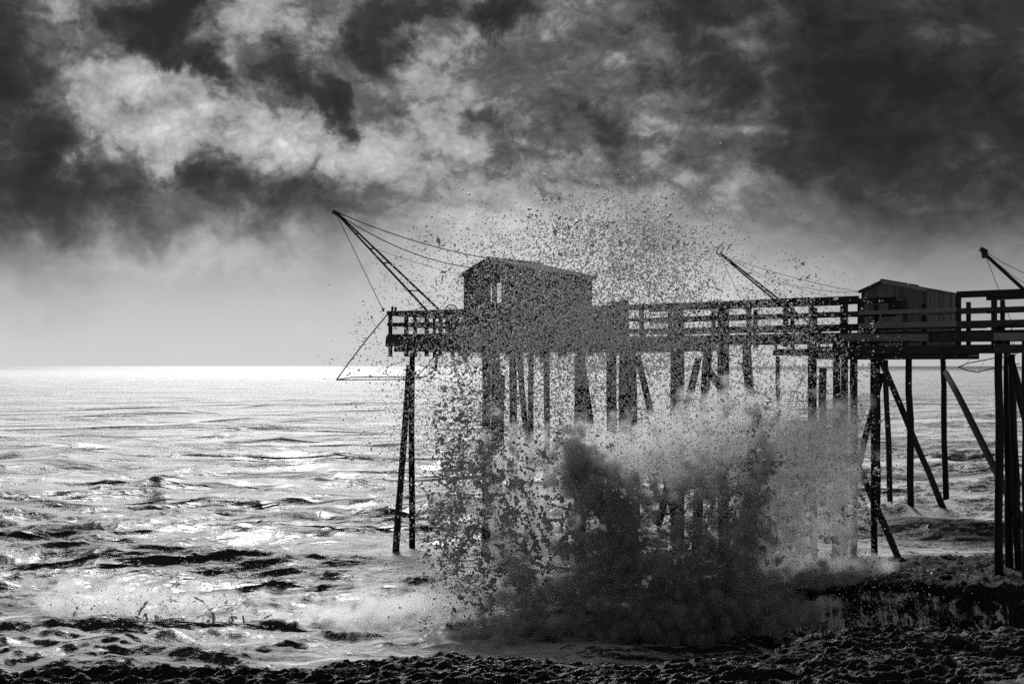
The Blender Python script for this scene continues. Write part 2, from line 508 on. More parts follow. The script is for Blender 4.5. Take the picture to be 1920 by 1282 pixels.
# ------------------------------------------------------------------ rocks
def rock_material(name='wet_black_rock', spec=.28, rmin=.3, rmax=.6):
    m, t, out = mat(name)
    pos = t.new('ShaderNodeNewGeometry').outputs['Position']
    n = t.noise(pos, 11.0, 8, .75, .4)
    n2 = t.noise(pos, 34.0, 5, .7)
    wet = t.noise(t.vmath('MULTIPLY', pos, (.6, 1, 1)), 2.2, 6, .6, .5)
    at_ = t.new('ShaderNodeAttribute', attribute_name='foam').outputs['Fac']
    foam_glint = t.mrange(t.math('ADD', t.math('ADD', wet, at_), t.math('MULTIPLY', t.math('SUBTRACT', n2, .5), 1.0)), .66, .70, 0, 1)  # pale specks: foam, and glints of the wet rock put into the colour
    tone = t.mrange(n, .3, .7, .006, .026, 'LINEAR')
    mixc = t.new('ShaderNodeMix', data_type='FLOAT')
    t.l.new(foam_glint, mixc.inputs[0]); t.l.new(tone, mixc.inputs[2]); mixc.inputs[3].default_value = .6
    p = t.new('ShaderNodeBsdfPrincipled')
    t.l.new(mixc.outputs[0], p.inputs['Base Color'])
    t.l.new(t.mrange(wet, .35, .6, rmax, rmin), p.inputs['Roughness'])
    p.inputs['Specular IOR Level'].default_value = spec
    bp = t.new('ShaderNodeBump'); bp.inputs['Strength'].default_value = .9; bp.inputs['Distance'].default_value = .1
    t.l.new(t.math('ADD', n, t.math('MULTIPLY', n2, .4)), bp.inputs['Height']); t.l.new(bp.outputs[0], p.inputs['Normal'])
    t.l.new(p.outputs[0], out.inputs[0])
    return m


M_ROCK = rock_material()
M_ROCK2 = rock_material('streaming_ledge_rock', .08, .5, .8)


def rockify(x, y):
    a = fbm2(x * .38, y * 1.1, 41, 6)
    b = fbm2(x * 1.1, y * 3.6, 42, 6, ridged=True)
    c = fbm2(x * 6, y * 12, 43, 4)
    st = a * 5; st = np.floor(st) + sm(.55, 1.0, st - np.floor(st))      # bedding steps
    d = fbm2(x * 3.2, y * 10, 44, 5, ridged=True)
    return (a - .5) * .42 + (st / 5 - .5) * .26 + (b - .5) * .30 + (c - .5) * .16 + (d - .5) * .34


def build_near_rock():
    xs = np.linspace(-8.8, 9.2, 1150)
    px_pts = [-400, 0, 120, 300, 600, 700, 760, 860, 960, 1100, 1200, 1400, 1470, 1560, 1700, 1920, 2300]
    py_pts = [1256, 1254, 1250, 1246, 1240, 1226, 1214, 1212, 1220, 1236, 1240, 1236, 1205, 1186, 1170, 1166, 1160]
    ztop = 2.0
    edgeD = (EYE - ztop) * F / (np.interp(960 + xs / 18 * F, px_pts, py_pts) - HZ)
    t = np.concatenate([np.linspace(0, .7, 30)[:-1], np.linspace(.7, 1, 230), 1 + np.linspace(0, .22, 50)[1:]])
    Xa = np.repeat(xs[None, :], len(t), 0)
    Y = 9.0 + (edgeD[None, :] - 9.0) * t[:, None]
    Z = ztop - .12 + rockify(Xa, Y) * .62
    Z -= sm(1.0, 1.16, t)[:, None] * 2.6
    return grid_mesh('rock_shelf', Xa, Y, Z, M_ROCK, {'foam': Z * 0 - .01})


rock1 = build_near_rock(); rock1['kind'] = 'structure'


def build_ledge():
    """low cliff that the piles at the right stand on, its face towards the camera"""
    xs = np.linspace(1.6, 18.5, 760)
    # profile parameter: 0..1 top from back to front edge, 1..2 face
    t = np.concatenate([np.linspace(0, 1, 110), 1 + np.linspace(0, 1, 130)[1:]])
    Xa = np.repeat(xs[None, :], len(t), 0); T = t[:, None] + 0 * Xa
    lift = sm(2.0, 8.8, Xa)
    top = np.interp(Xa, [1.6, 3, 4.2, 5.5, 7.3, 8.8, 20], [-1.0, -.35, .15, .5, .8, .97, 1.0])
    front = 29.4 + .5 * np.sin(Xa * .9) * .4 - (1 - lift) * .6
    back = 33.2 + .8 * lift
    n = rockify(Xa * 1.1, T * 3.0 + 7) * 1.5 + (fbm2(Xa * 6, T * 9, 50, 5, ridged=True) - .5) * .45
    n2 = fbm2(Xa * 1.3, T * 1.5 + 3, 77, 5)
    topT = np.clip(T, 0, 1); f = np.clip(T - 1, 0, 1)
    Y = back + (front - back) * topT - f * .45 + (n2 - .5) * .9 * sm(.8, 1.3, T)
    Z = top + n * .32 * (1 - .5 * f) - f * (top + .7) - sm(.25, 0, topT) * .25
    Z = Z - 1.9 * sm(.10, 0, T)
    runs = fbm2(Xa * 6.5 + fbm2(Xa * 2, T * 6, 61, 4) * 1.6, T * 1.6, 60, 5, ridged=True) + (fbm2(Xa * 16, T * 22, 62, 3) - .5) * .5
    foam = -.07 + .27 * sm(0, .2, f) * (1 - sm(9.5, 12, Xa)) + sm(.0, .3, f) * .34 * (sm(.72, .95, runs) - .35) + .10 * (1 - sm(4, 9, Xa))
    return grid_mesh('rock_ledge', Xa, Y, Z, M_ROCK2, {'foam': foam})


rock2 = build_ledge(); rock2['kind'] = 'structure'


# ------------------------------------------------------------------ timber structures
G = Vector((.734, -.679, 0))       # along the footbridge, towards the shore
DD = Vector((.679, .734, 0))       # away from the camera, across it


def zc(py, D):
    return EYE + (HZ - py) / F * D


def corrugated(p00, p01, p10, n, amp, th):
    """sheet from eave edge p00->p01 (along the ridge direction) up to p10 (start of the ridge); waves along p00->p01"""
    p00, p01, p10 = Vector(p00), Vector(p01), Vector(p10)
    e = p01 - p00; s = p10 - p00; nrm = e.cross(s).normalized()
    if nrm.z < 0:
        nrm = -nrm
    V = []; Fc = []; k = n * 4 + 1
    for lay in (0, 1):
        for j in (0, 1):
            for i in range(k):
                u = i / (k - 1)
                V.append(p00 + e * u + s * j + nrm * (amp * math.sin(u * n * 2 * math.pi) + lay * th))
    for i in range(k - 1):
        Fc.append((i, i + k, i + k + 1, i + 1))
        a = 2 * k + i; Fc.append((a, a + 1, a + k + 1, a + k))
        Fc.append((i, i + 1, a + 1, a)); Fc.append((i + k, a + k, a + k + 1, i + k + 1))
    Fc.append((0, 2 * k, 3 * k, k)); Fc.append((k - 1, 2 * k - 1, 4 * k - 1, 3 * k - 1))
    return V, Fc


def cabin(loc, label, P, g, d, a, b, L, z0, ze, za, opens_gable, opens_left, lw=.22, bm=None):
    """P = near left eave; g along the near gable, d away; apex at g*a, right eave at g*b; L long; floor z0, eaves ze, ridge za"""
    P = Vector((P[0], P[1], 0)); g = Vector(g); d = Vector(d)
    root = thing('fishing_cabin', Vector((P.x, P.y, z0)) + g * b / 2 + d * L / 2, label, 'cabin')
    ins = .13
    zz = lambda u: ze + (za - ze) * (u / a if u < a else (b - u) / (b - a)) - .05
    def wallboards(org, dirv, length, opens, gable, nrm):
        k = max(3, round(length / lw)); wv = length / k
        for i in range(k):
            u0 = i * wv + .004; u1 = (i + 1) * wv - .004
            um = (u0 + u1) / 2
            segs = [[z0, None]]
            for (o0, o1, ob, ot) in opens:
                if o0 < um < o1:
                    segs = [[z0, ob], [ot, None]]
            for s0, s1 in segs:
                if gable:
                    t0 = s1 if s1 else zz(u0 + ins); t1 = s1 if s1 else zz(u1 + ins)
                else:
                    t0 = t1 = s1 if s1 else gable_top
                off = nrm * random.uniform(0, .012)
                V = []
                for th in (0, .03):
                    q = org + off - nrm * th
                    V += [q + dirv * u0 + Vector((0, 0, s0)), q + dirv * u1 + Vector((0, 0, s0)),
                          q + dirv * u1 + Vector((0, 0, t1)), q + dirv * u0 + Vector((0, 0, t0))]
                MB().add(V, [(0, 1, 2, 3), (7, 6, 5, 4), (0, 4, 5, 1), (1, 5, 6, 2), (2, 6, 7, 3), (3, 7, 4, 0)]).build('wall_board', bm or M_BOARD, root)
    c0 = P + g * ins + d * ins
    Wg = b - 2 * ins; Ld = L - 2 * ins
    wallboards(c0, g, Wg, opens_gable, True, -d)
    wallboards(c0 + d * Ld, g, Wg, [], True, d)
    gable_top = ze + (za - ze) * ins / a - .03
    wallboards(c0, d, Ld, opens_left, False, -g)
    gable_top = ze + (za - ze) * ins / (b - a) - .03
    wallboards(c0 + g * Wg, d, Ld, [], False, g)
    # corner posts
    for q in (c0, c0 + g * Wg, c0 + d * Ld, c0 + g * Wg + d * Ld):
        MB().beam(q + Vector((0, 0, z0)), q + Vector((0, 0, ze)), .1, .1).build('corner_post', M_WOOD, root)
    # roof sheets
    ns = max(3, round(L / .9)); e = L / ns
    for i in range(ns):
        for side in (0, 1):
            eave = P + (g * b if side else Vector()) ; zq = ze
            gd = 1 if side else -1
            e0 = eave + g * gd * .06 + d * (i * e + .01) + Vector((0, 0, zq - .03 + .01 * (i % 2)))
            e1 = eave + g * gd * .06 + d * ((i + 1) * e + .03) + Vector((0, 0, zq - .03 + .01 * (i % 2)))
            r0 = P + g * a + d * (i * e + .01) + Vector((0, 0, za + .005 + .01 * (i % 2)))
            V, Fc = corrugated(e0, e1, r0, 6, .018, .012)
            MB().add(V, Fc).build('roof_sheet', M_ROOF, root)
    # barge boards, ridge cap, fascia
    for dd in (-.03, L + .03):
        for u in (0, b):
            p0 = P + g * u + d * dd + Vector((0, 0, ze - .05)); p1 = P + g * a + d * dd + Vector((0, 0, za - .02))
            MB().beam(p0, p1, .03, .12).build('barge_board', M_GREY if dd < 0 and u else M_WOOD, root)
    r0 = P + g * a + Vector((0, 0, za + .045)); MB().tube([r0 - d * .05, r0 + d * (L + .05)], .05, 8).build('ridge_cap', M_ROOF, root, True)
    return root


def window_board(root, c0, dirv, u0, u1, zb, zt, nrm, name='shutter', m=None):
    q = c0 + nrm * .02
    MB().beam(q + dirv * ((u0 + u1) / 2) + Vector((0, 0, zb)), q + dirv * ((u0 + u1) / 2) + Vector((0, 0, zt)), u1 - u0, .03, up=nrm).build(name, m or M_BOARD, root)


# cabin at the sea end
g1 = Vector((.82, -.572, 0)); d1 = Vector((.572, .82, 0))
P1 = (X(862, 43), 43)
z01 = zc(648, 42)
ze1 = zc(516, 43); za1 = zc(486, 42.4)
cab1 = cabin(None, 'larger wooden fishing cabin standing half hidden in the spray, sky showing through two window slits',
             P1, g1, d1, 1.12, 3.4, 3.2, z01, ze1, za1,
             [(1.00, 1.45, zc(568, 42), zc(530, 42))], [(1.05, 2.8, zc(574, 44), zc(526, 44))], lw=.15)
c0 = Vector((P1[0], P1[1], 0)) + g1 * .13 + d1 * .13
window_board(cab1, c0, g1, 1.135, 1.325, zc(569, 42), zc(529, 42), -d1, 'shutter')

# cabin half way along
P2 = (X(1610, 52), 52)
z02 = zc(652, 52)
ze2 = zc(552, 52) + .14; za2 = zc(527, 51.45)
cab2 = cabin(None, 'smaller plank fishing cabin behind the footbridge at the right, clear of the spray',
             P2, g1, d1, .95, 2.75, 4.6, z02, ze2, za2, [(1.05, 1.75, zc(585, 51), zc(563, 51))], [], lw=.2, bm=M_BOARD2)
c02 = Vector((P2[0], P2[1], 0)) + g1 * .13 + d1 * .13
window_board(cab2, c02, g1, 1.03, 1.77, zc(586, 51), zc(562, 51), d1, 'shutter', M_METAL)
for u in (1.0, 1.8):
    window_board(cab2, c02, g1, u - .04, u + .04, zc(587, 51), zc(561, 51), -d1, 'window_frame', M_GREY)
for zq in (zc(560.5, 51), zc(587.5, 51)):
    MB().beam(c02 + g1 * .98 - d1 * .04 + Vector((0, 0, zq)), c02 + g1 * 1.82 - d1 * .04 + Vector((0, 0, zq)), .03, .07).build('window_frame', M_GREY, cab2)


def lift(p, z):
    return Vector((p[0], p[1], z))


def railing(root, p0, p1, ts, rails, post=.1, ztop=None, zbot=None, m=None, sag=.01, name='rail', pale=None):
    """rails = [(z bottom, z top, thickness)], boards split at the posts"""
    p0, p1 = Vector((p0[0], p0[1], 0)), Vector((p1[0], p1[1], 0))
    d = (p1 - p0).normalized(); nrm = Vector((-d.y, d.x, 0))
    for t in ts:
        q = p0.lerp(p1, t)
        MB().beam(lift(q, zbot), lift(q, ztop + random.uniform(-.02, .01)), post * random.uniform(.85, 1.1), post, up=d).build('railing_post', m or M_WOOD, root)
    cuts = sorted(set([0.0, 1.0] + [t for i, t in enumerate(sorted(ts)) if i % 2 == 0 and .03 < t < .97]))
    if pale:
        cuts = sorted(set([c for c in cuts if not pale[0] < c < pale[1]] + list(pale)))
    for (zb, zt, th) in rails:
        for a, b in zip(cuts[:-1], cuts[1:]):
            if pale and pale[0] < (a + b) / 2 < pale[1] and zt > zr + 1.5:
                continue        # the cabin's eave stands in for the handrail here
            q0 = p0.lerp(p1, a) - nrm * (post / 2 + th / 2 + .003); q1 = p0.lerp(p1, b) - nrm * (post / 2 + th / 2 + .003)
            q0 = q0 + d * .004; q1 = q1 - d * .004
            zz = (zb + zt) / 2; j = lambda: random.uniform(-sag, sag)
            MB().beam(lift(q0, zz + j()), lift(q1, zz + j()), th, (zt - zb) * random.uniform(.93, 1.06)).build(name, M_GREY if pale and pale[0] < (a + b) / 2 < pale[1] and zt < zr + 1.5 else (m or M_WOOD), root)


def deck(root, A, B, D_, z, w=.24, th=.045, m=None, name='deck_plank'):
    """planks laid side by side along A->B, each running across along the vector D_ (shared mesh data)"""
    A, B = Vector((A[0], A[1], 0)), Vector((B[0], B[1], 0))
    L = (B - A).length; d = (B - A).normalized(); n = int(L / w)
    off = world_loc(root)
    first = None
    for i in range(n):
        q = A + d * (w * (i + .5))
        if first is None:
            base = q
            first = MB().beam(lift(q, z), lift(q + D_, z), w - .018, th).build(name, m or M_WOOD, root)
        else:
            o = first.copy(); C.objects.link(o); o.parent = root
            o.location = (q - base) + Vector((0, 0, random.uniform(-.006, .006)))


# --- platform under the sea-end cabin
A1 = Vector((X(729, 41), 41, 0)); B1 = Vector((3.27, 37.05, 0))
dir1 = (B1 - A1).normalized(); dep1 = Vector((-dir1.y, dir1.x, 0)) * 4.9
L1 = (B1 - A1).length
plat1 = thing('fishing_platform', lift((A1 + B1) / 2 + dep1 / 2, EYE + .4),
              'timber platform on stilts at the sea end of the pier, below the ladder-shaped boom', 'platform')
zr = EYE
RAILS = [(zr + 1.60, zr + 1.76, .07), (zr + 1.27, zr + 1.37, .05), (zr + .92, zr + 1.02, .05)]
# front rail: open at the left, boarded in front of the cabin
tpx = lambda px: ((px - 960) / F * A1.y - A1.x) / (dir1.x * L1 - (px - 960) / F * dir1.y * L1)
front_ts = [tpx(p) for p in (732, 762, 800, 826, 862)]
railing(plat1, A1, A1.lerp(B1, tpx(864)), [t / tpx(864) for t in front_ts[:4]] + [.995], RAILS, .1, zr + 1.66, zr + .3)
railing(plat1, A1.lerp(B1, tpx(866)), B1, [0, .14, .3, .48, .64, .8, .93], RAILS, .12, zr + 1.7, zr + .3)
# parapet boards
zb = zr + .78
k = 0
q = tpx(832)
while q < .995:
    wd = random.uniform(.17, .24) / L1
    if not (tpx(1112) < q < tpx(1116)):
        h = zr + random.uniform(1.58, 1.66)
        if tpx(1143) < q < tpx(1160):
            h = zr + 1.88
        p = A1.lerp(B1, q + wd / 2) + dep1.normalized() * .09
        MB().beam(lift(p, zb), lift(p, h), wd * L1 - .012, .025, up=dep1).build('parapet_board', M_WOOD, plat1)
    q += wd
# sides and rear rail
railing(plat1, A1 + dep1 * .02, A1 + dep1, [.3, .55, .8, .99], RAILS, .09, zr + 1.7, zr + .3)
railing(plat1, A1 + dep1, A1.lerp(B1, .45) + dep1, [.25, .5, .75, .99], RAILS, .09, zr + 1.7, zr + .3)
# floor: planks on joists on two big beams
deck(plat1, A1, B1, dep1, zr + .86)
for s in (-.03, .33, .66, 1.0):
    q0, q1 = A1 + dep1 * s, B1 + dep1 * s
    board(plat1, lift(q0, zr + .72), lift(q1, zr + .72), .09, .2, 'joist')
    board(plat1, lift(q0 + dir1 * .35, zr + .53), lift(q1, zr + .53), .16, .16, 'beam')
railing(plat1, A1 - dep1 * .015, B1 - dep1 * .015, [], [(zr + .63, zr + .95, .05)], .1, zr + .9, zr + .5, name='fascia_board')
# wire mesh in the open bays
wm = MB()
for t0, t1 in ((.01, front_ts[1]), (front_ts[1] + .02, front_ts[2])):
    n = 13
    for i in range(n):
        p = A1.lerp(B1, t0 + (t1 - t0) * (i + .5) / n) + dep1 * .02
        wm.tube([lift(p, zr + 1.0), lift(p, zr + 1.6)], .0028, 3, False)
    for i in range(10):
        z = zr + 1.03 + i * .058
        wm.tube([lift(A1.lerp(B1, t0) + dep1 * .02, z), lift(A1.lerp(B1, t1) + dep1 * .02, z)], .0028, 3, False)
wm.build('wire_mesh', M_METAL, plat1)['kind'] = 'stuff'
# corner gear: cleats on the rail
for px, hh in ((718, 0.12), (735, .16), (741, .14)):
    p = at(px, 584, 41)
    MB().tube([p, p + Vector((.02, 0, hh))], [.035, .05], 6).build('rail_cleat', M_METAL, plat1)
# piles
zt1 = zr + .45
SB = -1.6
def vp(root, px0, py0, D0, px1, py1, D1, r, **kw):
    a = at(px0, py0, D0); b = at(px1, py1, D1)
    dirn = (b - a).normalized(); b = b + dirn * (1.2 / max(.2, abs(dirn.z)))
    return pile(root, a, b, r, r * 1.12, **kw)
PA = [(773, 661, 41.6, 772, 1032, 41.8, .095), (767, 684, 40.9, 741, 1040, 40.8, .10),
      (912, 661, 40.2, 912, 1046, 40.2, .14), (929, 661, 40.4, 930, 1046, 40.3, .14), (943, 703, 42, 936, 1030, 42, .08),
      (961, 661, 43.6, 962, 1016, 43.6, .125), (974, 661, 43.2, 1000, 1010, 44.2, .10), (996, 661, 44.6, 996, 1006, 44.8, .09),
      (1087, 661, 39.2, 1087, 1050, 39.2, .17), (1092, 690, 40.8, 1138, 1030, 41.2, .12),
      (1016, 652, 43, 1016, 680, 43, .07)]
for i, (a0, b0, c0_, a1, b1, c1, r) in enumerate(PA):
    if i == 10:
        pile(plat1, at(a0, b0, c0_), at(a1, b1, c1), r, name='post_stub', n=3)
    else:
        vp(plat1, a0, b0, c0_, a1, b1, c1, r)
for (s, f) in ((.4, .95), (.97, .9)):      # rear row
    p = A1.lerp(B1, s) + dep1 * f
    pile(plat1, lift(p, zr + .45), lift(p, SB), .1)

# --- footbridge
Wa = Vector((3.27, 37.05, 0)); Wb0 = Vector((X(1920, 29.25), 29.25, 0))
dirW = (Wb0 - Wa).normalized()
Wb = Wa + dirW * 17.5
depW = Vector((-dirW.y, dirW.x, 0)) * 1.25
LW = (Wb - Wa).length
bridge = thing('footbridge', lift((Wa + Wb) / 2, zr + .5), 'long timber footbridge with plank railings running from the sea-end platform to the right edge', 'footbridge')
def tw(px):
    k_ = (px - 960) / F
    return (k_ * Wa.y - Wa.x) / (dirW.x * LW - k_ * dirW.y * LW)
fr = [tw(p) for p in (1203, 1256, 1404, 1473, 1521, 1585, 1613, 1697, 1797, 1864)] + [.84, .9, .96]
railing(bridge, Wa, Wb, fr, RAILS[:1] + [(zr + 1.27, zr + 1.37, .05), (zr + .925, zr + 1.06, .05)], .1, zr + 1.66, zr + .5, pale=(tw(1613), tw(1797)))
rear = [tw(p) for p in (1230, 1290, 1370, 1440, 1535, 1600, 1690, 1775, 1840)] + [.8, .88, .96]
railing(bridge, Wa + depW, Wb + depW, rear, RAILS, .09, zr + 1.58, zr + .5, pale=(tw(1640), tw(1812)))
deck(bridge, Wa - depW * .05, Wb, depW * 1.1, zr + .815, w=.22)
for s in (-.02, 1.02):
    for i in range(6):
        q0 = Wa.lerp(Wb, i / 6) + depW * s; q1 = Wa.lerp(Wb, (i + 1) / 6) + depW * s
        board(bridge, lift(q0, zr + .69), lift(q1, zr + .69), .1, .2, 'joist')
for i in range(5):                                  # wide kick board and lower beam nearer the shore
    a, b = .36 + i * .13, .36 + (i + 1) * .13 - .002
    q0 = Wa.lerp(Wb, a) - depW * .10; q1 = Wa.lerp(Wb, b) - depW * .10
    board(bridge, lift(q0, zr + .40), lift(q1, zr + .40), .12, .19, 'beam')
    q0 += depW * 1.2; q1 += depW * 1.2
    board(bridge, lift(q0, zr + .40), lift(q1, zr + .40), .12, .19, 'beam')
q0 = Wa.lerp(Wb, tw(1280)); q1 = Wa.lerp(Wb, tw(1346)); board(bridge, lift(q0, zr + .49), lift(q1, zr + .49), .14, .17, 'beam')
for a in (.40, .62, .84):                           # weathered pale boards lashed along the side
    q0 = Wa.lerp(Wb, a) - depW * .13; q1 = Wa.lerp(Wb, a + .13) - depW * .13
    board(bridge, lift(q0, zr + .70), lift(q1, zr + .66), .03, .17, 'side_board', M_GREY if a < .8 else M_WOOD, .03)
def wp(px, off, r, top=None, lean=(0, 0), **kw):
    p = Wa.lerp(Wb, tw(px)) + depW * off
    return pile(bridge, lift(p, top if top else zr + .6), Vector((p.x + lean[0], p.y + lean[1], SB)), r, **kw)
wp(1122, .5, .15); wp(1133, 1.0, .16, lean=(.2, 0)); wp(1165, .1, .14, top=zr + 1.9)
wp(1272, -.02, .15, top=zr + 1.66); wp(1280, 1.0, .13, lean=(-.5, 0)); wp(1357, -.02, .15, top=zr + 1.66); wp(1350, 1.05, .13, lean=(.4, 0))
wp(1525, -.0, .10, top=zr + 1.5); wp(1521, 1.05, .1)
wp(1586, -.05, .085); wp(1601, .02, .075); wp(1592, 1.05, .08)
# braces between the bridge piles, half seen through the water
for (pa, za_, pb, zb_) in ((1170, .3, 1245, -4.6), (1285, .2, 1210, -4.6), (1300, .0, 1352, -1.2), (1372, .1, 1450, -4.5)):
    p = Wa.lerp(Wb, tw(pa)) + depW * .5; q_ = Wa.lerp(Wb, tw(pb)) + depW * .5
    pile(bridge, lift(p, zr + za_), lift(q_, zr + zb_), .10, name='brace')
# the heavy trestle at the right edge standing on the ledge
for (a0, b0, a1, b1, D0, r) in ((1873, 612, 1874, 1048, 30.6, .09), (1888, 640, 1892, 1048, 31.3, .085), (1896, 664, 1909, 1048, 31.0, .082),
                                (1925, 640, 1927, 1048, 29.6, .11)):
    vp(bridge, a0, b0, D0, a1, b1, D0, r, m=M_PILE)
vp(bridge, 1893, 668, 30.4, 1936, 830, 30.2, .09, name='brace')
vp(bridge, 1773, 698, 36.0, 1868, 882, 32.5, .085, name='brace')
vp(bridge, 1604, 860, 38.5, 1687, 1053, 38.3, .10, name='brace')

# --- platform under the second cabin
A2 = Vector((X(1452, 54.6), 54.6, 0)); B2 = A2 + g1 * 7.1; dep2 = d1 * 5.2
plat2 = thing('fishing_platform', lift((A2 + B2) / 2 + dep2 / 2, zr + .4), 'timber platform on tall thin stilts carrying the smaller cabin behind the footbridge', 'platform')
zd2 = zr + .62
deck(plat2, A2, B2, dep2, zd2 + .08)
for s in (-.02, .35, .7, 1.0):
    board(plat2, lift(A2 + dep2 * s, zd2 - .07), lift(B2 + dep2 * s, zd2 - .07), .1, .22, 'joist')
    board(plat2, lift(A2 + dep2 * s + g1 * 1.6, zd2 - .26), lift(B2 + dep2 * s, zd2 - .26), .14, .15, 'beam')
R2 = [(zd2 + .85, zd2 + .98, .06), (zd2 + .5, zd2 + .6, .05)]
railing(plat2, A2, A2 + g1 * 3.4, [.02, .45, .98], R2, .09, zd2 + 1.0, zd2 + .1)
railing(plat2, A2, A2 + dep2, [.4, .98], R2, .09, zd2 + 1.0, zd2 + .1)
PB = [(1458, 668, 54.4, 1460, 950, 54.6, .09), (1519, 670, 54.0, 1520, 950, 54.0, .10), (1543, 690, 53.6, 1541, 955, 53.6, .15),
      (1644, 672, 52.2, 1645, 958, 52.6, .12), (1660, 675, 56.5, 1669, 932, 57, .12), (1704, 673, 52.0, 1709, 960, 52.4, .125),
      (1768, 672, 57.5, 1773, 930, 58, .12), (1598, 672, 57.5, 1598, 932, 58, .10)]
for a0, b0, c_, a1, b1, c1, r in PB:
    vp(plat2, a0, b0, c_, a1, b1, c1, r, wob=.03)
vp(plat2, 1649, 668, 51.6, 1766, 945, 54.5, .12, name='brace')
vp(plat2, 1654, 700, 53, 1604, 890, 53, .12, name='brace')

# --- third platform, just past the right edge, that the third boom belongs to
A3 = Vector((X(1985, 50), 50, 0)); B3 = A3 + g1 * 4.2; dep3 = d1 * 4
plat3 = thing('fishing_platform', lift((A3 + B3) / 2 + dep3 / 2, zr + .4), 'timber platform past the right edge below the third lifting boom', 'platform')
deck(plat3, A3, B3, dep3, zr + .6)
for s in (0, .5, 1.0):
    board(plat3, lift(A3 + dep3 * s, zr + .48), lift(B3 + dep3 * s, zr + .48), .1, .2, 'joist')
for s, f in ((.04, 0), (.96, 0), (.04, 1), (.96, 1)):
    p = A3.lerp(B3, s) + dep3 * f
    pile(plat3, lift(p, zr + .4), lift(p, SB), .12)


# --- lifting booms
def spar(root, p0, p1, r, name='spar'):
    return MB().tube([p0, Vector(p0).lerp(p1, .5), p1], [r * .8, r, r * 1.1], 8).build(name, M_METAL, root, True)


boom1 = thing('lifting_boom', at(816, 590, 42.2), 'ladder-shaped lifting boom leaning out over the open sea from the sea-end platform', 'boom', 'lifting booms of the fishing platforms')
tip = at(629, 398, 41)
s0, s1 = at(806, 588, 41.6), at(829, 586, 42.6)
tipr = at(632, 399, 41)
spar(boom1, tip, s0, .036); spar(boom1, tipr, s1, .036)
def on(a, b, py):        # point of a spar at a given row
    za = EYE + (HZ - py) / F * ((a.y + b.y) / 2)
    t = (a.z - za) / (a.z - b.z); return a.lerp(b, t)
for py in (424, 440, 467, 493, 544):
    MB().tube([on(tip, s0, py), on(tipr, s1, py)], .026, 6).build('rung', M_METAL, boom1, True)
MB().beam(tip + Vector((-.09, 0, .03)), tip + Vector((.15, 0, -.1)), .1, .13).build('pulley_block', M_METAL, boom1)
cable(boom1, tip + Vector((.05, 0, 0)), at(912, 484, 42.4), .017, .16)
cable(boom1, tip + Vector((.02, 0, -.03)), at(884, 502, 42.7), .017, .30)
cable(boom1, tip, at(719, 583, 41), .012, .0)
cable(boom1, on(tipr, s1, 467), at(868, 516, 43), .007, .05)
cable(boom1, at(755, 584, 41.2), at(806, 572, 41.8), .009, .03)

boom2 = thing('lifting_boom', at(1500, 640, 54), 'slim double boom topped by a ring, left of the smaller cabin', 'boom', 'lifting booms of the fishing platforms')
t2 = at(1349, 476, 54.5); b2a = at(1497, 600, 54.3); b2b = at(1520, 608, 55)
spar(boom2, t2, b2a, .04); spar(boom2, t2 + Vector((.05, 0, .02)), b2b, .045)
for py in (515, 545, 575):
    MB().tube([on(t2, b2a, py), on(t2, b2b, py)], .02, 6).build('rung', M_METAL, boom2, True)
ring = [at(1350, 468, 54.5) + Vector((.13 * math.cos(a) + .05 * math.sin(a), .03 * math.sin(a), .19 * math.sin(a) + .04 * math.cos(a))) for a in np.linspace(0, 2 * math.pi, 17)]
MB().tube(ring, .026, 6).build('ring', M_METAL, boom2, True)
cable(boom2, t2, at(1610, 547, 52.4), .011, .15); cable(boom2, t2, at(1634, 546, 52.6), .009, .55)
cable(boom2, t2, at(1407, 600, 54.6), .011)
cable(boom2, on(t2, b2b, 505), at(1600, 566, 54), .007, .1)

boom3 = thing('lifting_boom', at(1998, 645, 50.5), 'thick single boom with a heavy head block, cut by the right edge', 'boom', 'lifting booms of the fishing platforms')
t3 = at(1847, 477, 50.5); b3 = at(2010, 625, 50.5)
MB().tube([t3, b3], [.065, .09], 10).build('spar', M_METAL, boom3, True)
MB().beam(at(1838, 466, 50.5), at(1850, 474, 50.5), .16, .16).build('head_block', M_METAL, boom3)
MB().beam(at(1845, 468, 50.5), at(1847, 484, 50.5), .14, .2).build('head_block', M_METAL, boom3)
MB().beam(b3 + Vector((0, 0, -1.0)), b3 + Vector((0, 0, .2)), .2, .2).build('boom_foot', M_WOOD, boom3)
cable(boom3, t3 + Vector((.05, 0, .1)), at(2020, 535, 51), .012, .3); cable(boom3, t3 + Vector((.05, 0, .05)), at(2030, 560, 51), .01, .5)
cable(boom3, t3, at(1895, 600, 50.6), .012)
cable(boom3, at(1895, 600, 50.6), at(1900, 668, 50.6), .01)

# --- nets' frames
net1 = thing('net_frame', at(660, 700, 41.5), 'thin square net frame hanging over the sea left of the first stilts', 'net frame', 'hanging net frames')
n0, n1, n2, n3 = at(631, 712, 40.2), at(778, 711, 40.4), at(800, 706, 43.4), at(660, 707, 43.2)
for a, b in ((n0, n1), (n1, n2), (n2, n3), (n3, n0)):
    MB().tube([a, b], .017, 6).build('frame_bar', M_METAL, net1, True)
hub = at(726, 590, 40.9)
cable(net1, hub, n0, .02, -.05, 'suspension_arm'); cable(net1, at(818, 664, 42), n1, .018, .0, 'suspension_arm')
cable(net1, at(815, 668, 42.5), n2, .01, .0, 'suspension_arm')
cable(net1, at(819, 664, 41.9), at(817, 696, 41.9), .05, 0, 'rope_tail', 4)

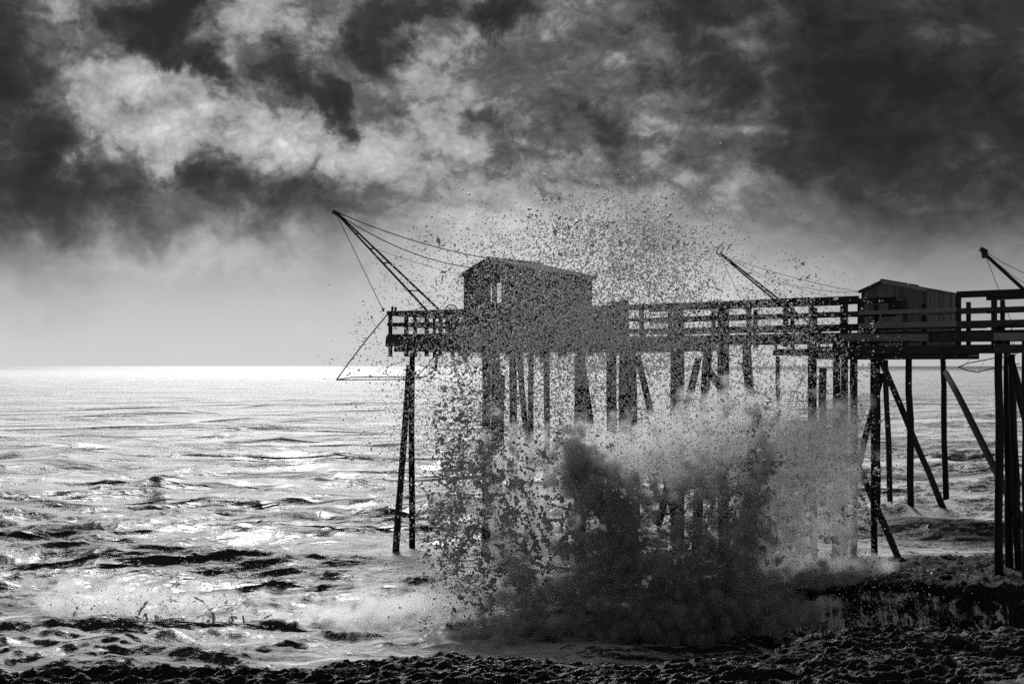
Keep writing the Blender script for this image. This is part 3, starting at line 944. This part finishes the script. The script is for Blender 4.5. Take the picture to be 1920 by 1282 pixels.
net2 = thing('net_frame', at(1400, 700, 53), 'faint hanging net rods below the ring-topped boom', 'net frame', 'hanging net frames')
cable(net2, at(1437, 645, 54), at(1384, 716, 53), .016, -.03, 'suspension_arm')
cable(net2, at(1512, 700, 54), at(1474, 762, 53), .016, 0, 'suspension_arm')
cable(net2, at(1407, 600, 54.6), at(1437, 645, 54), .012, 0, 'suspension_arm')
MB().tube([at(1384, 716, 53), at(1474, 762, 53)], .016, 6).build('frame_bar', M_METAL, net2, True)
MB().tube([at(1437, 645, 54), at(1512, 700, 54)], .012, 6).build('frame_bar', M_METAL, net2, True)

net3 = thing('net_frame', at(1830, 690, 50), 'bent net frame hanging under the footbridge beside the heavy piles', 'net frame', 'hanging net frames')
pts = [at(1905, 666, 50.8), at(1866, 671, 50.6), at(1814, 681, 50.3), at(1797, 688, 49.5), at(1812, 694, 49), at(1833, 697.5, 49), at(1862, 690, 49.3), at(1912, 682, 50)]
for a, b in zip(pts[:-1], pts[1:]):
    MB().tube([a, b], .022, 6).build('frame_bar', M_METAL, net3, True)
cable(net3, at(1822, 664, 51), at(1813, 681, 50.3), .008, 0, 'suspension_arm'); cable(net3, at(1846, 676, 50), at(1834, 697, 49), .008, 0, 'suspension_arm')
cable(net3, at(1895, 600, 50.6), at(1905, 666, 50.8), .01, 0, 'suspension_arm')

# winch wheel beside the first cabin
win = thing('winch_wheel', at(846, 600, 41.4), 'hand winch wheel rising above the rail between boom and larger cabin', 'winch')
cw = at(846, 583, 41.2)
MB().tube([cw + Vector((.2 * math.cos(a), .04 * math.cos(a), .2 * math.sin(a))) for a in np.linspace(0, 2 * math.pi, 25)], .018, 6).build('rim', M_METAL, win, True)
for a in np.linspace(0, math.pi, 5)[:-1]:
    v = Vector((.2 * math.cos(a), .04 * math.cos(a), .2 * math.sin(a)))
    MB().tube([cw - v, cw + v], .011, 5).build('spoke', M_METAL, win, True)
MB().beam(lift(cw, zr + .9), cw, .08, .08).build('winch_post', M_METAL, win)


# ------------------------------------------------------------------ the breaking wave
def mat_water(name, col, rough, transl):
    m, t, out = mat(name)
    p = t.new('ShaderNodeBsdfPrincipled'); p.inputs['Base Color'].default_value = g3(col)
    p.inputs['Roughness'].default_value = rough
    tr = t.new('ShaderNodeBsdfTranslucent'); tr.inputs[0].default_value = g3(col)
    mx = t.new('ShaderNodeMixShader'); mx.inputs[0].default_value = transl
    t.l.new(p.outputs[0], mx.inputs[1]); t.l.new(tr.outputs[0], mx.inputs[2]); t.l.new(mx.outputs[0], out.inputs[0])
    return m


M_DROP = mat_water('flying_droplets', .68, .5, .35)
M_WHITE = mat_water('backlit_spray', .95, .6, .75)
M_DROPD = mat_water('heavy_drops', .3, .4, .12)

OCT_V = np.array([(1, 0, 0), (-1, 0, 0), (0, 1, 0), (0, -1, 0), (0, 0, 1), (0, 0, -1)], float)
OCT_F = np.array([(0, 2, 4), (2, 1, 4), (1, 3, 4), (3, 0, 4), (2, 0, 5), (1, 2, 5), (3, 1, 5), (0, 3, 5)])


TET_V = np.array([(1, 1, 1), (-1, -1, 1), (-1, 1, -1), (1, -1, -1)], float) * .85
TET_F = np.array([(0, 2, 1), (0, 1, 3), (0, 3, 2), (1, 2, 3)])


def drops(name, pts, rad, m, label, cat, aniso=.5, tet=False):
    n = len(pts); BV, BF = (TET_V, TET_F) if tet else (OCT_V, OCT_F); nv = len(BV)
    q = rng.normal(size=(n, 4)); q /= np.linalg.norm(q, axis=1, keepdims=True)
    w_, x, y, z = q.T
    Rm = np.stack([1 - 2 * (y * y + z * z), 2 * (x * y - z * w_), 2 * (x * z + y * w_),
                   2 * (x * y + z * w_), 1 - 2 * (x * x + z * z), 2 * (y * z - x * w_),
                   2 * (x * z - y * w_), 2 * (y * z + x * w_), 1 - 2 * (x * x + y * y)], -1).reshape(n, 3, 3)
    sc = np.stack([np.ones(n), np.ones(n), 1 + rng.random(n) * aniso * 2], -1) * rad[:, None]
    V = BV[None] * sc[:, None, :]
    V = np.einsum('nij,nkj->nki', Rm, V) + pts[:, None, :]
    Fc = (BF[None] + nv * np.arange(n)[:, None, None]).reshape(-1, 3)
    me = bpy.data.meshes.new(name)
    me.vertices.add(n * nv); me.vertices.foreach_set('co', V.reshape(-1).astype(np.float32))
    me.loops.add(Fc.size); me.loops.foreach_set('vertex_index', Fc.ravel().astype(np.int32))
    me.polygons.add(len(Fc)); me.polygons.foreach_set('loop_start', np.arange(0, Fc.size, 3, dtype=np.int32))
    me.polygons.foreach_set('use_smooth', np.ones(len(Fc), bool))
    me.update(calc_edges=True); me.materials.append(m)
    o = bpy.data.objects.new(name, me); C.objects.link(o)
    tagstuff(o, label, cat)
    return o


DS = 31.0
def wpos(px, py, y):
    """(px, py) read off at the wave's own distance DS; y spreads the water in depth"""
    return np.stack([(px - 960) / F * DS, y, EYE + (HZ - py) / F * DS], -1)


def cloud(comps, n, ysd=1.5, clump=.6):
    ws = np.array([c[4] for c in comps], float); ws /= ws.sum()
    out = []
    for c, k in zip(comps, rng.multinomial(n, ws)):
        cx, cyy, sx, sy = c[:4]; rot = R(c[5]) if len(c) > 5 else 0
        nc = max(4, int(k * .09)); par = rng.normal(size=(nc, 2))
        pid = rng.integers(0, nc, k); loc = rng.normal(size=(k, 2))
        free = rng.random(k) > clump
        uv = np.where(free[:, None], rng.normal(size=(k, 2)), par[pid] + loc * np.array([.13, .13]))
        x = uv[:, 0] * sx; y = uv[:, 1] * sy
        px = cx + x * math.cos(rot) - y * math.sin(rot); py = cyy + x * math.sin(rot) + y * math.cos(rot)
        yy = DS + np.where(free, rng.normal(size=k) * ysd, (rng.normal(size=nc) * ysd)[pid] + rng.normal(size=k) * .2)
        out.append(wpos(px, py, yy))
    return np.concatenate(out)


fine = cloud([(1060, 500, 110, 62, 12), (1200, 460, 70, 45, 6), (960, 510, 80, 50, 4), (1120, 430, 70, 35, 2.5), (1260, 520, 60, 60, 3),
              (1050, 600, 100, 45, 10), (1120, 640, 110, 50, 13), (900, 630, 60, 40, 4), (1220, 500, 80, 50, 5), (1060, 700, 130, 50, 10),
              (1300, 640, 110, 55, 8), (1420, 610, 70, 50, 3), (1480, 560, 50, 40, .7), (1520, 660, 40, 50, 2.4),
              (800, 560, 50, 80, 1.0), (725, 620, 40, 60, .35), (790, 760, 60, 80, 3), (760, 900, 34, 110, .8),
              (1250, 790, 150, 60, 9), (1400, 750, 100, 36, 3.5), (960, 760, 100, 45, 6), (870, 880, 44, 90, 2.5), (950, 930, 60, 90, 2), (1290, 900, 70, 60, 4),
              (850, 1060, 50, 60, 2.2), (1600, 880, 22, 100, 1.6), (1380, 1160, 150, 36, 7), (840, 1170, 60, 20, 1.2),
              (1180, 590, 120, 60, 6), (280, 1130, 120, 26, 1.6), (440, 1120, 60, 24, .6), (1560, 1105, 90, 36, 5)], 82000)
fr_ = .0058 + rng.gamma(2.0, .0029, len(fine))
keep = (fine[:, 2] > .1)
white = cloud([(1480, 930, 48, 85, 12), (1540, 850, 40, 50, 7), (1430, 1000, 30, 36, 3), (1420, 840, 60, 50, 4), (1160, 830, 130, 30, 3), (1250, 880, 90, 50, 3),
               (1580, 910, 18, 80, 3)], 4500, .9, .6)
white[:, 1] += .8
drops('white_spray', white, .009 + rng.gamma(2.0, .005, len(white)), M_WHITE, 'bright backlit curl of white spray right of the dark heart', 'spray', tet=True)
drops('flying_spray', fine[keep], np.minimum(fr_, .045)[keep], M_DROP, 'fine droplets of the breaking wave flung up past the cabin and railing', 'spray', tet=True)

big = cloud([(870, 880, 32, 80, 6), (900, 700, 60, 40, 2), (850, 1000, 30, 50, 3), (940, 960, 50, 80, 3), (990, 850, 60, 50, 3),
             (880, 1110, 40, 30, 2), (1150, 430, 80, 40, .7), (1200, 450, 60, 50, .6), (820, 440, 30, 40, .15), (1330, 560, 100, 30, .3), (1470, 520, 22, 28, .12),
             (1398, 880, 12, 70, 3, 15), (1600, 900, 12, 100, 1), (1300, 1010, 70, 50, 1)], 6500, 1.2, .75)
br = .013 + rng.gamma(1.8, .0075, len(big))
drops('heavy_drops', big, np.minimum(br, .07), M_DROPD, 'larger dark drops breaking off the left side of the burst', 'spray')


def blob_object(name, pts, rad, m, voxel, to_mesh, label, cat, thr=.1, dens=1.0):
    me = bpy.data.meshes.new(name)
    me.vertices.add(len(pts)); me.vertices.foreach_set('co', pts.reshape(-1).astype(np.float32)); me.update()
    a = me.attributes.new('rad', 'FLOAT', 'POINT'); a.data.foreach_set('value', rad.astype(np.float32))
    o = bpy.data.objects.new(name, me); C.objects.link(o)
    ng = bpy.data.node_groups.new(name + '_nodes', 'GeometryNodeTree')
    ng.interface.new_socket('Geometry', in_out='INPUT', socket_type='NodeSocketGeometry')
    ng.interface.new_socket('Geometry', in_out='OUTPUT', socket_type='NodeSocketGeometry')
    N = ng.nodes; Lk = ng.links
    gi = N.new('NodeGroupInput'); go = N.new('NodeGroupOutput')
    at_ = N.new('GeometryNodeInputNamedAttribute'); at_.data_type = 'FLOAT'; at_.inputs['Name'].default_value = 'rad'
    mp = N.new('GeometryNodeMeshToPoints'); Lk.new(gi.outputs[0], mp.inputs['Mesh']); Lk.new(at_.outputs[0], mp.inputs['Radius'])
    pv = N.new('GeometryNodePointsToVolume')
    try:
        pv.resolution_mode = 'VOXEL_SIZE'
    except Exception:
        pv.inputs['Resolution Mode'].default_value = 'Size'
    Lk.new(mp.outputs[0], pv.inputs['Points'])
    at2 = N.new('GeometryNodeInputNamedAttribute'); at2.data_type = 'FLOAT'; at2.inputs['Name'].default_value = 'rad'
    Lk.new(at2.outputs[0], pv.inputs['Radius'])
    pv.inputs['Voxel Size'].default_value = voxel; pv.inputs['Density'].default_value = dens
    last = pv.outputs[0]
    if to_mesh:
        vm = N.new('GeometryNodeVolumeToMesh'); Lk.new(last, vm.inputs[0])
        vm.inputs['Threshold'].default_value = thr
        ss = N.new('GeometryNodeSetShadeSmooth'); Lk.new(vm.outputs[0], ss.inputs[0]); last = ss.outputs[0]
    sm_ = N.new('GeometryNodeSetMaterial'); Lk.new(last, sm_.inputs[0]); sm_.inputs['Material'].default_value = m
    Lk.new(sm_.outputs[0], go.inputs[0])
    md = o.modifiers.new('shape', 'NODES'); md.node_group = ng
    me.materials.append(m)
    tagstuff(o, label, cat)
    return o


# lace of torn water: random walks that branch
def lace(seeds, steps, step, r0, spread, up=.0):
    P_, R_ = [], []
    for (px, py, n) in seeds:
        for _ in range(n):
            p = wpos(np.array(px + rng.normal() * spread[0]), np.array(py + rng.normal() * spread[1]), np.array(DS + rng.normal() * .7)).astype(float)
            d = rng.normal(size=3); d[1] *= .4; d[2] += up
            r = r0 * rng.uniform(.5, 1.3); k = int(rng.integers(steps // 3, steps))
            for i in range(k):
                d = d + rng.normal(size=3) * .62; d /= np.linalg.norm(d)
                p = p + d * step
                P_.append(p.copy()); R_.append(r * rng.uniform(.35, 1.7) * (1 - .6 * i / k))
    return np.array(P_), np.array(R_)


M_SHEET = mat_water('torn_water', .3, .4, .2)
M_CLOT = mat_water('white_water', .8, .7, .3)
lp, lr = lace([(895, 790, 8), (860, 850, 8), (900, 850, 9), (870, 930, 7), (925, 930, 9), (880, 1010, 8), (960, 860, 8), (985, 960, 9), (1000, 1040, 10),
               (925, 1080, 8), (1050, 880, 9), (1040, 1000, 9), (1070, 960, 8), (1395, 840, 6), (1392, 900, 8), (1380, 960, 8), (1365, 1010, 7), ],
              40, .032, .031, (22, 30))
lp[:, 1] -= 2.2
# jets thrown up from the foot of the wave, thinning and breaking into drops
JP, JR = [], []
for (tx_, ty_, sp, n) in ((870, 820, 45, 22), (930, 800, 40, 16), (850, 950, 40, 16), (1040, 800, 28, 16), (1120, 850, 30, 10), (1400, 800, 16, 14),
                          (1330, 870, 40, 12), (840, 1060, 30, 10), (1250, 860, 50, 10)):
    for _ in range(n):
        b_ = wpos(np.array(1180 + (tx_ - 1180) * .35 + rng.normal() * 30), np.array(1120 + rng.normal() * 25), np.array(DS - 1.6 + rng.normal() * .5)).astype(float)
        e_ = wpos(np.array(tx_ + rng.normal() * sp), np.array(ty_ + rng.normal() * sp * .8), np.array(DS - 1.4 + rng.normal() * .8)).astype(float)
        k_ = int(np.linalg.norm(e_ - b_) / .035); t0 = rng.uniform(.3, .75); bend = rng.normal(size=3) * .22
        wv_ = rng.uniform(0, 6, 3)
        for i in range(k_):
            u = i / k_
            if u < t0 or (u > t0 + .22 and rng.random() < .25 + .6 * u) or (math.sin(u * 40 + wv_[0]) > .55):
                continue
            p = b_ + (e_ - b_) * u + bend * math.sin(math.pi * u) + np.array([math.sin(u * 21 + wv_[1]), 0, math.sin(u * 27 + wv_[2])]) * .05 + rng.normal(size=3) * .02
            JP.append(p); JR.append(.041 * (1.15 - u) * rng.uniform(.35, 1.5))
for _ in range(26):          # the small burst far left: short curved strands off the crest
    p = wpos(np.array(rng.uniform(110, 520)), np.array(1158 + rng.normal() * 6), np.array(DS - 1 + rng.normal() * .5)).astype(float)
    v_ = np.array([rng.normal() * .5 + .25, 0, 1.0]) * rng.uniform(.6, 1.4); k_ = int(rng.integers(8, 24)); r_ = rng.uniform(.012, .03)
    for i in range(k_):
        p = p + v_ * .035; v_ = v_ + rng.normal(size=3) * .16 - np.array([0, 0, .05])
        JP.append(p.copy()); JR.append(r_ * rng.uniform(.6, 1.4))
lp = np.concatenate([lp, np.array(JP)]); lr = np.concatenate([lr, np.array(JR)])
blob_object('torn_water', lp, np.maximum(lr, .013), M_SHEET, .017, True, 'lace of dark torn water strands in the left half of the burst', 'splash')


cp, cr = lace([(1130, 1000, 10), (1080, 920, 10), (1180, 930, 8), (1230, 1030, 10), (1490, 850, 14), (1180, 970, 8),
               (1510, 950, 12), (1440, 950, 10), (1550, 860, 12), (1300, 880, 8), (1150, 860, 8), (960, 880, 5), (1000, 1000, 6)],
              14, .05, .04, (34, 40))
cr = cr * rng.uniform(.4, 1.3, len(cr)); cp = cp + rng.normal(size=cp.shape) * .05
cp[:, 1] -= 1.4
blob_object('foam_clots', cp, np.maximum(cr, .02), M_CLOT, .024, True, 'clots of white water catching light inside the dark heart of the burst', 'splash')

# the mist: dense heart, its shade put into a darker colour; paler shoulders
def puff(comps, n, fwd=0.0, rs=1.0):
    ws = np.array([c[4] for c in comps], float); ws /= ws.sum()
    P_, R_ = [], []
    for c, k in zip(comps, rng.multinomial(n, ws)):
        uv = rng.normal(size=(k, 3)) * .62
        rot = R(c[6]) if len(c) > 6 else 0
        x = uv[:, 0] * c[2]; y = uv[:, 1] * c[3]
        px = c[0] + x * math.cos(rot) - y * math.sin(rot); py = c[1] + x * math.sin(rot) + y * math.cos(rot)
        P_.append(wpos(px, py, DS + uv[:, 2] * c[5] - fwd)); R_.append(rng.uniform(.06, .2, k) * rs)
    return np.concatenate(P_), np.concatenate(R_)


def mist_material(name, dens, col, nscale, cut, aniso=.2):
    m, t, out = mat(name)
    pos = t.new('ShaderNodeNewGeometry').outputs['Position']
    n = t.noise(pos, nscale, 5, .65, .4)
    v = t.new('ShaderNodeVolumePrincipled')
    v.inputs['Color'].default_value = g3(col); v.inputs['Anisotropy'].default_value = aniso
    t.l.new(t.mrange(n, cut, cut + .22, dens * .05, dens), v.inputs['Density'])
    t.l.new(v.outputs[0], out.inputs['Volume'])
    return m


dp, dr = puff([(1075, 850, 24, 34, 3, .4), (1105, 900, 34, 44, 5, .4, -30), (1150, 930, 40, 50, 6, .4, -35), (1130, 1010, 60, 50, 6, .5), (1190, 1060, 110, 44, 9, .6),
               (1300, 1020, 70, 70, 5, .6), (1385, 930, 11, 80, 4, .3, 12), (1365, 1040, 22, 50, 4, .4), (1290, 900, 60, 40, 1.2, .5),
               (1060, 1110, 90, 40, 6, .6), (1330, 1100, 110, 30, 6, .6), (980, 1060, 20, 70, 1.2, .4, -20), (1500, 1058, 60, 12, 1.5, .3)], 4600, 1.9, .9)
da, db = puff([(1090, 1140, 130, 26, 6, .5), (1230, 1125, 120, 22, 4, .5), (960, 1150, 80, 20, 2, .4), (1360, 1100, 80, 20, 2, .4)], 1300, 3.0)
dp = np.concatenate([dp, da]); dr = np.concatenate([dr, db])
blob_object('shaded_mist', dp, dr, mist_material('shaded_mist_volume', 9.0, .45, 2.6, .37), .07, False,
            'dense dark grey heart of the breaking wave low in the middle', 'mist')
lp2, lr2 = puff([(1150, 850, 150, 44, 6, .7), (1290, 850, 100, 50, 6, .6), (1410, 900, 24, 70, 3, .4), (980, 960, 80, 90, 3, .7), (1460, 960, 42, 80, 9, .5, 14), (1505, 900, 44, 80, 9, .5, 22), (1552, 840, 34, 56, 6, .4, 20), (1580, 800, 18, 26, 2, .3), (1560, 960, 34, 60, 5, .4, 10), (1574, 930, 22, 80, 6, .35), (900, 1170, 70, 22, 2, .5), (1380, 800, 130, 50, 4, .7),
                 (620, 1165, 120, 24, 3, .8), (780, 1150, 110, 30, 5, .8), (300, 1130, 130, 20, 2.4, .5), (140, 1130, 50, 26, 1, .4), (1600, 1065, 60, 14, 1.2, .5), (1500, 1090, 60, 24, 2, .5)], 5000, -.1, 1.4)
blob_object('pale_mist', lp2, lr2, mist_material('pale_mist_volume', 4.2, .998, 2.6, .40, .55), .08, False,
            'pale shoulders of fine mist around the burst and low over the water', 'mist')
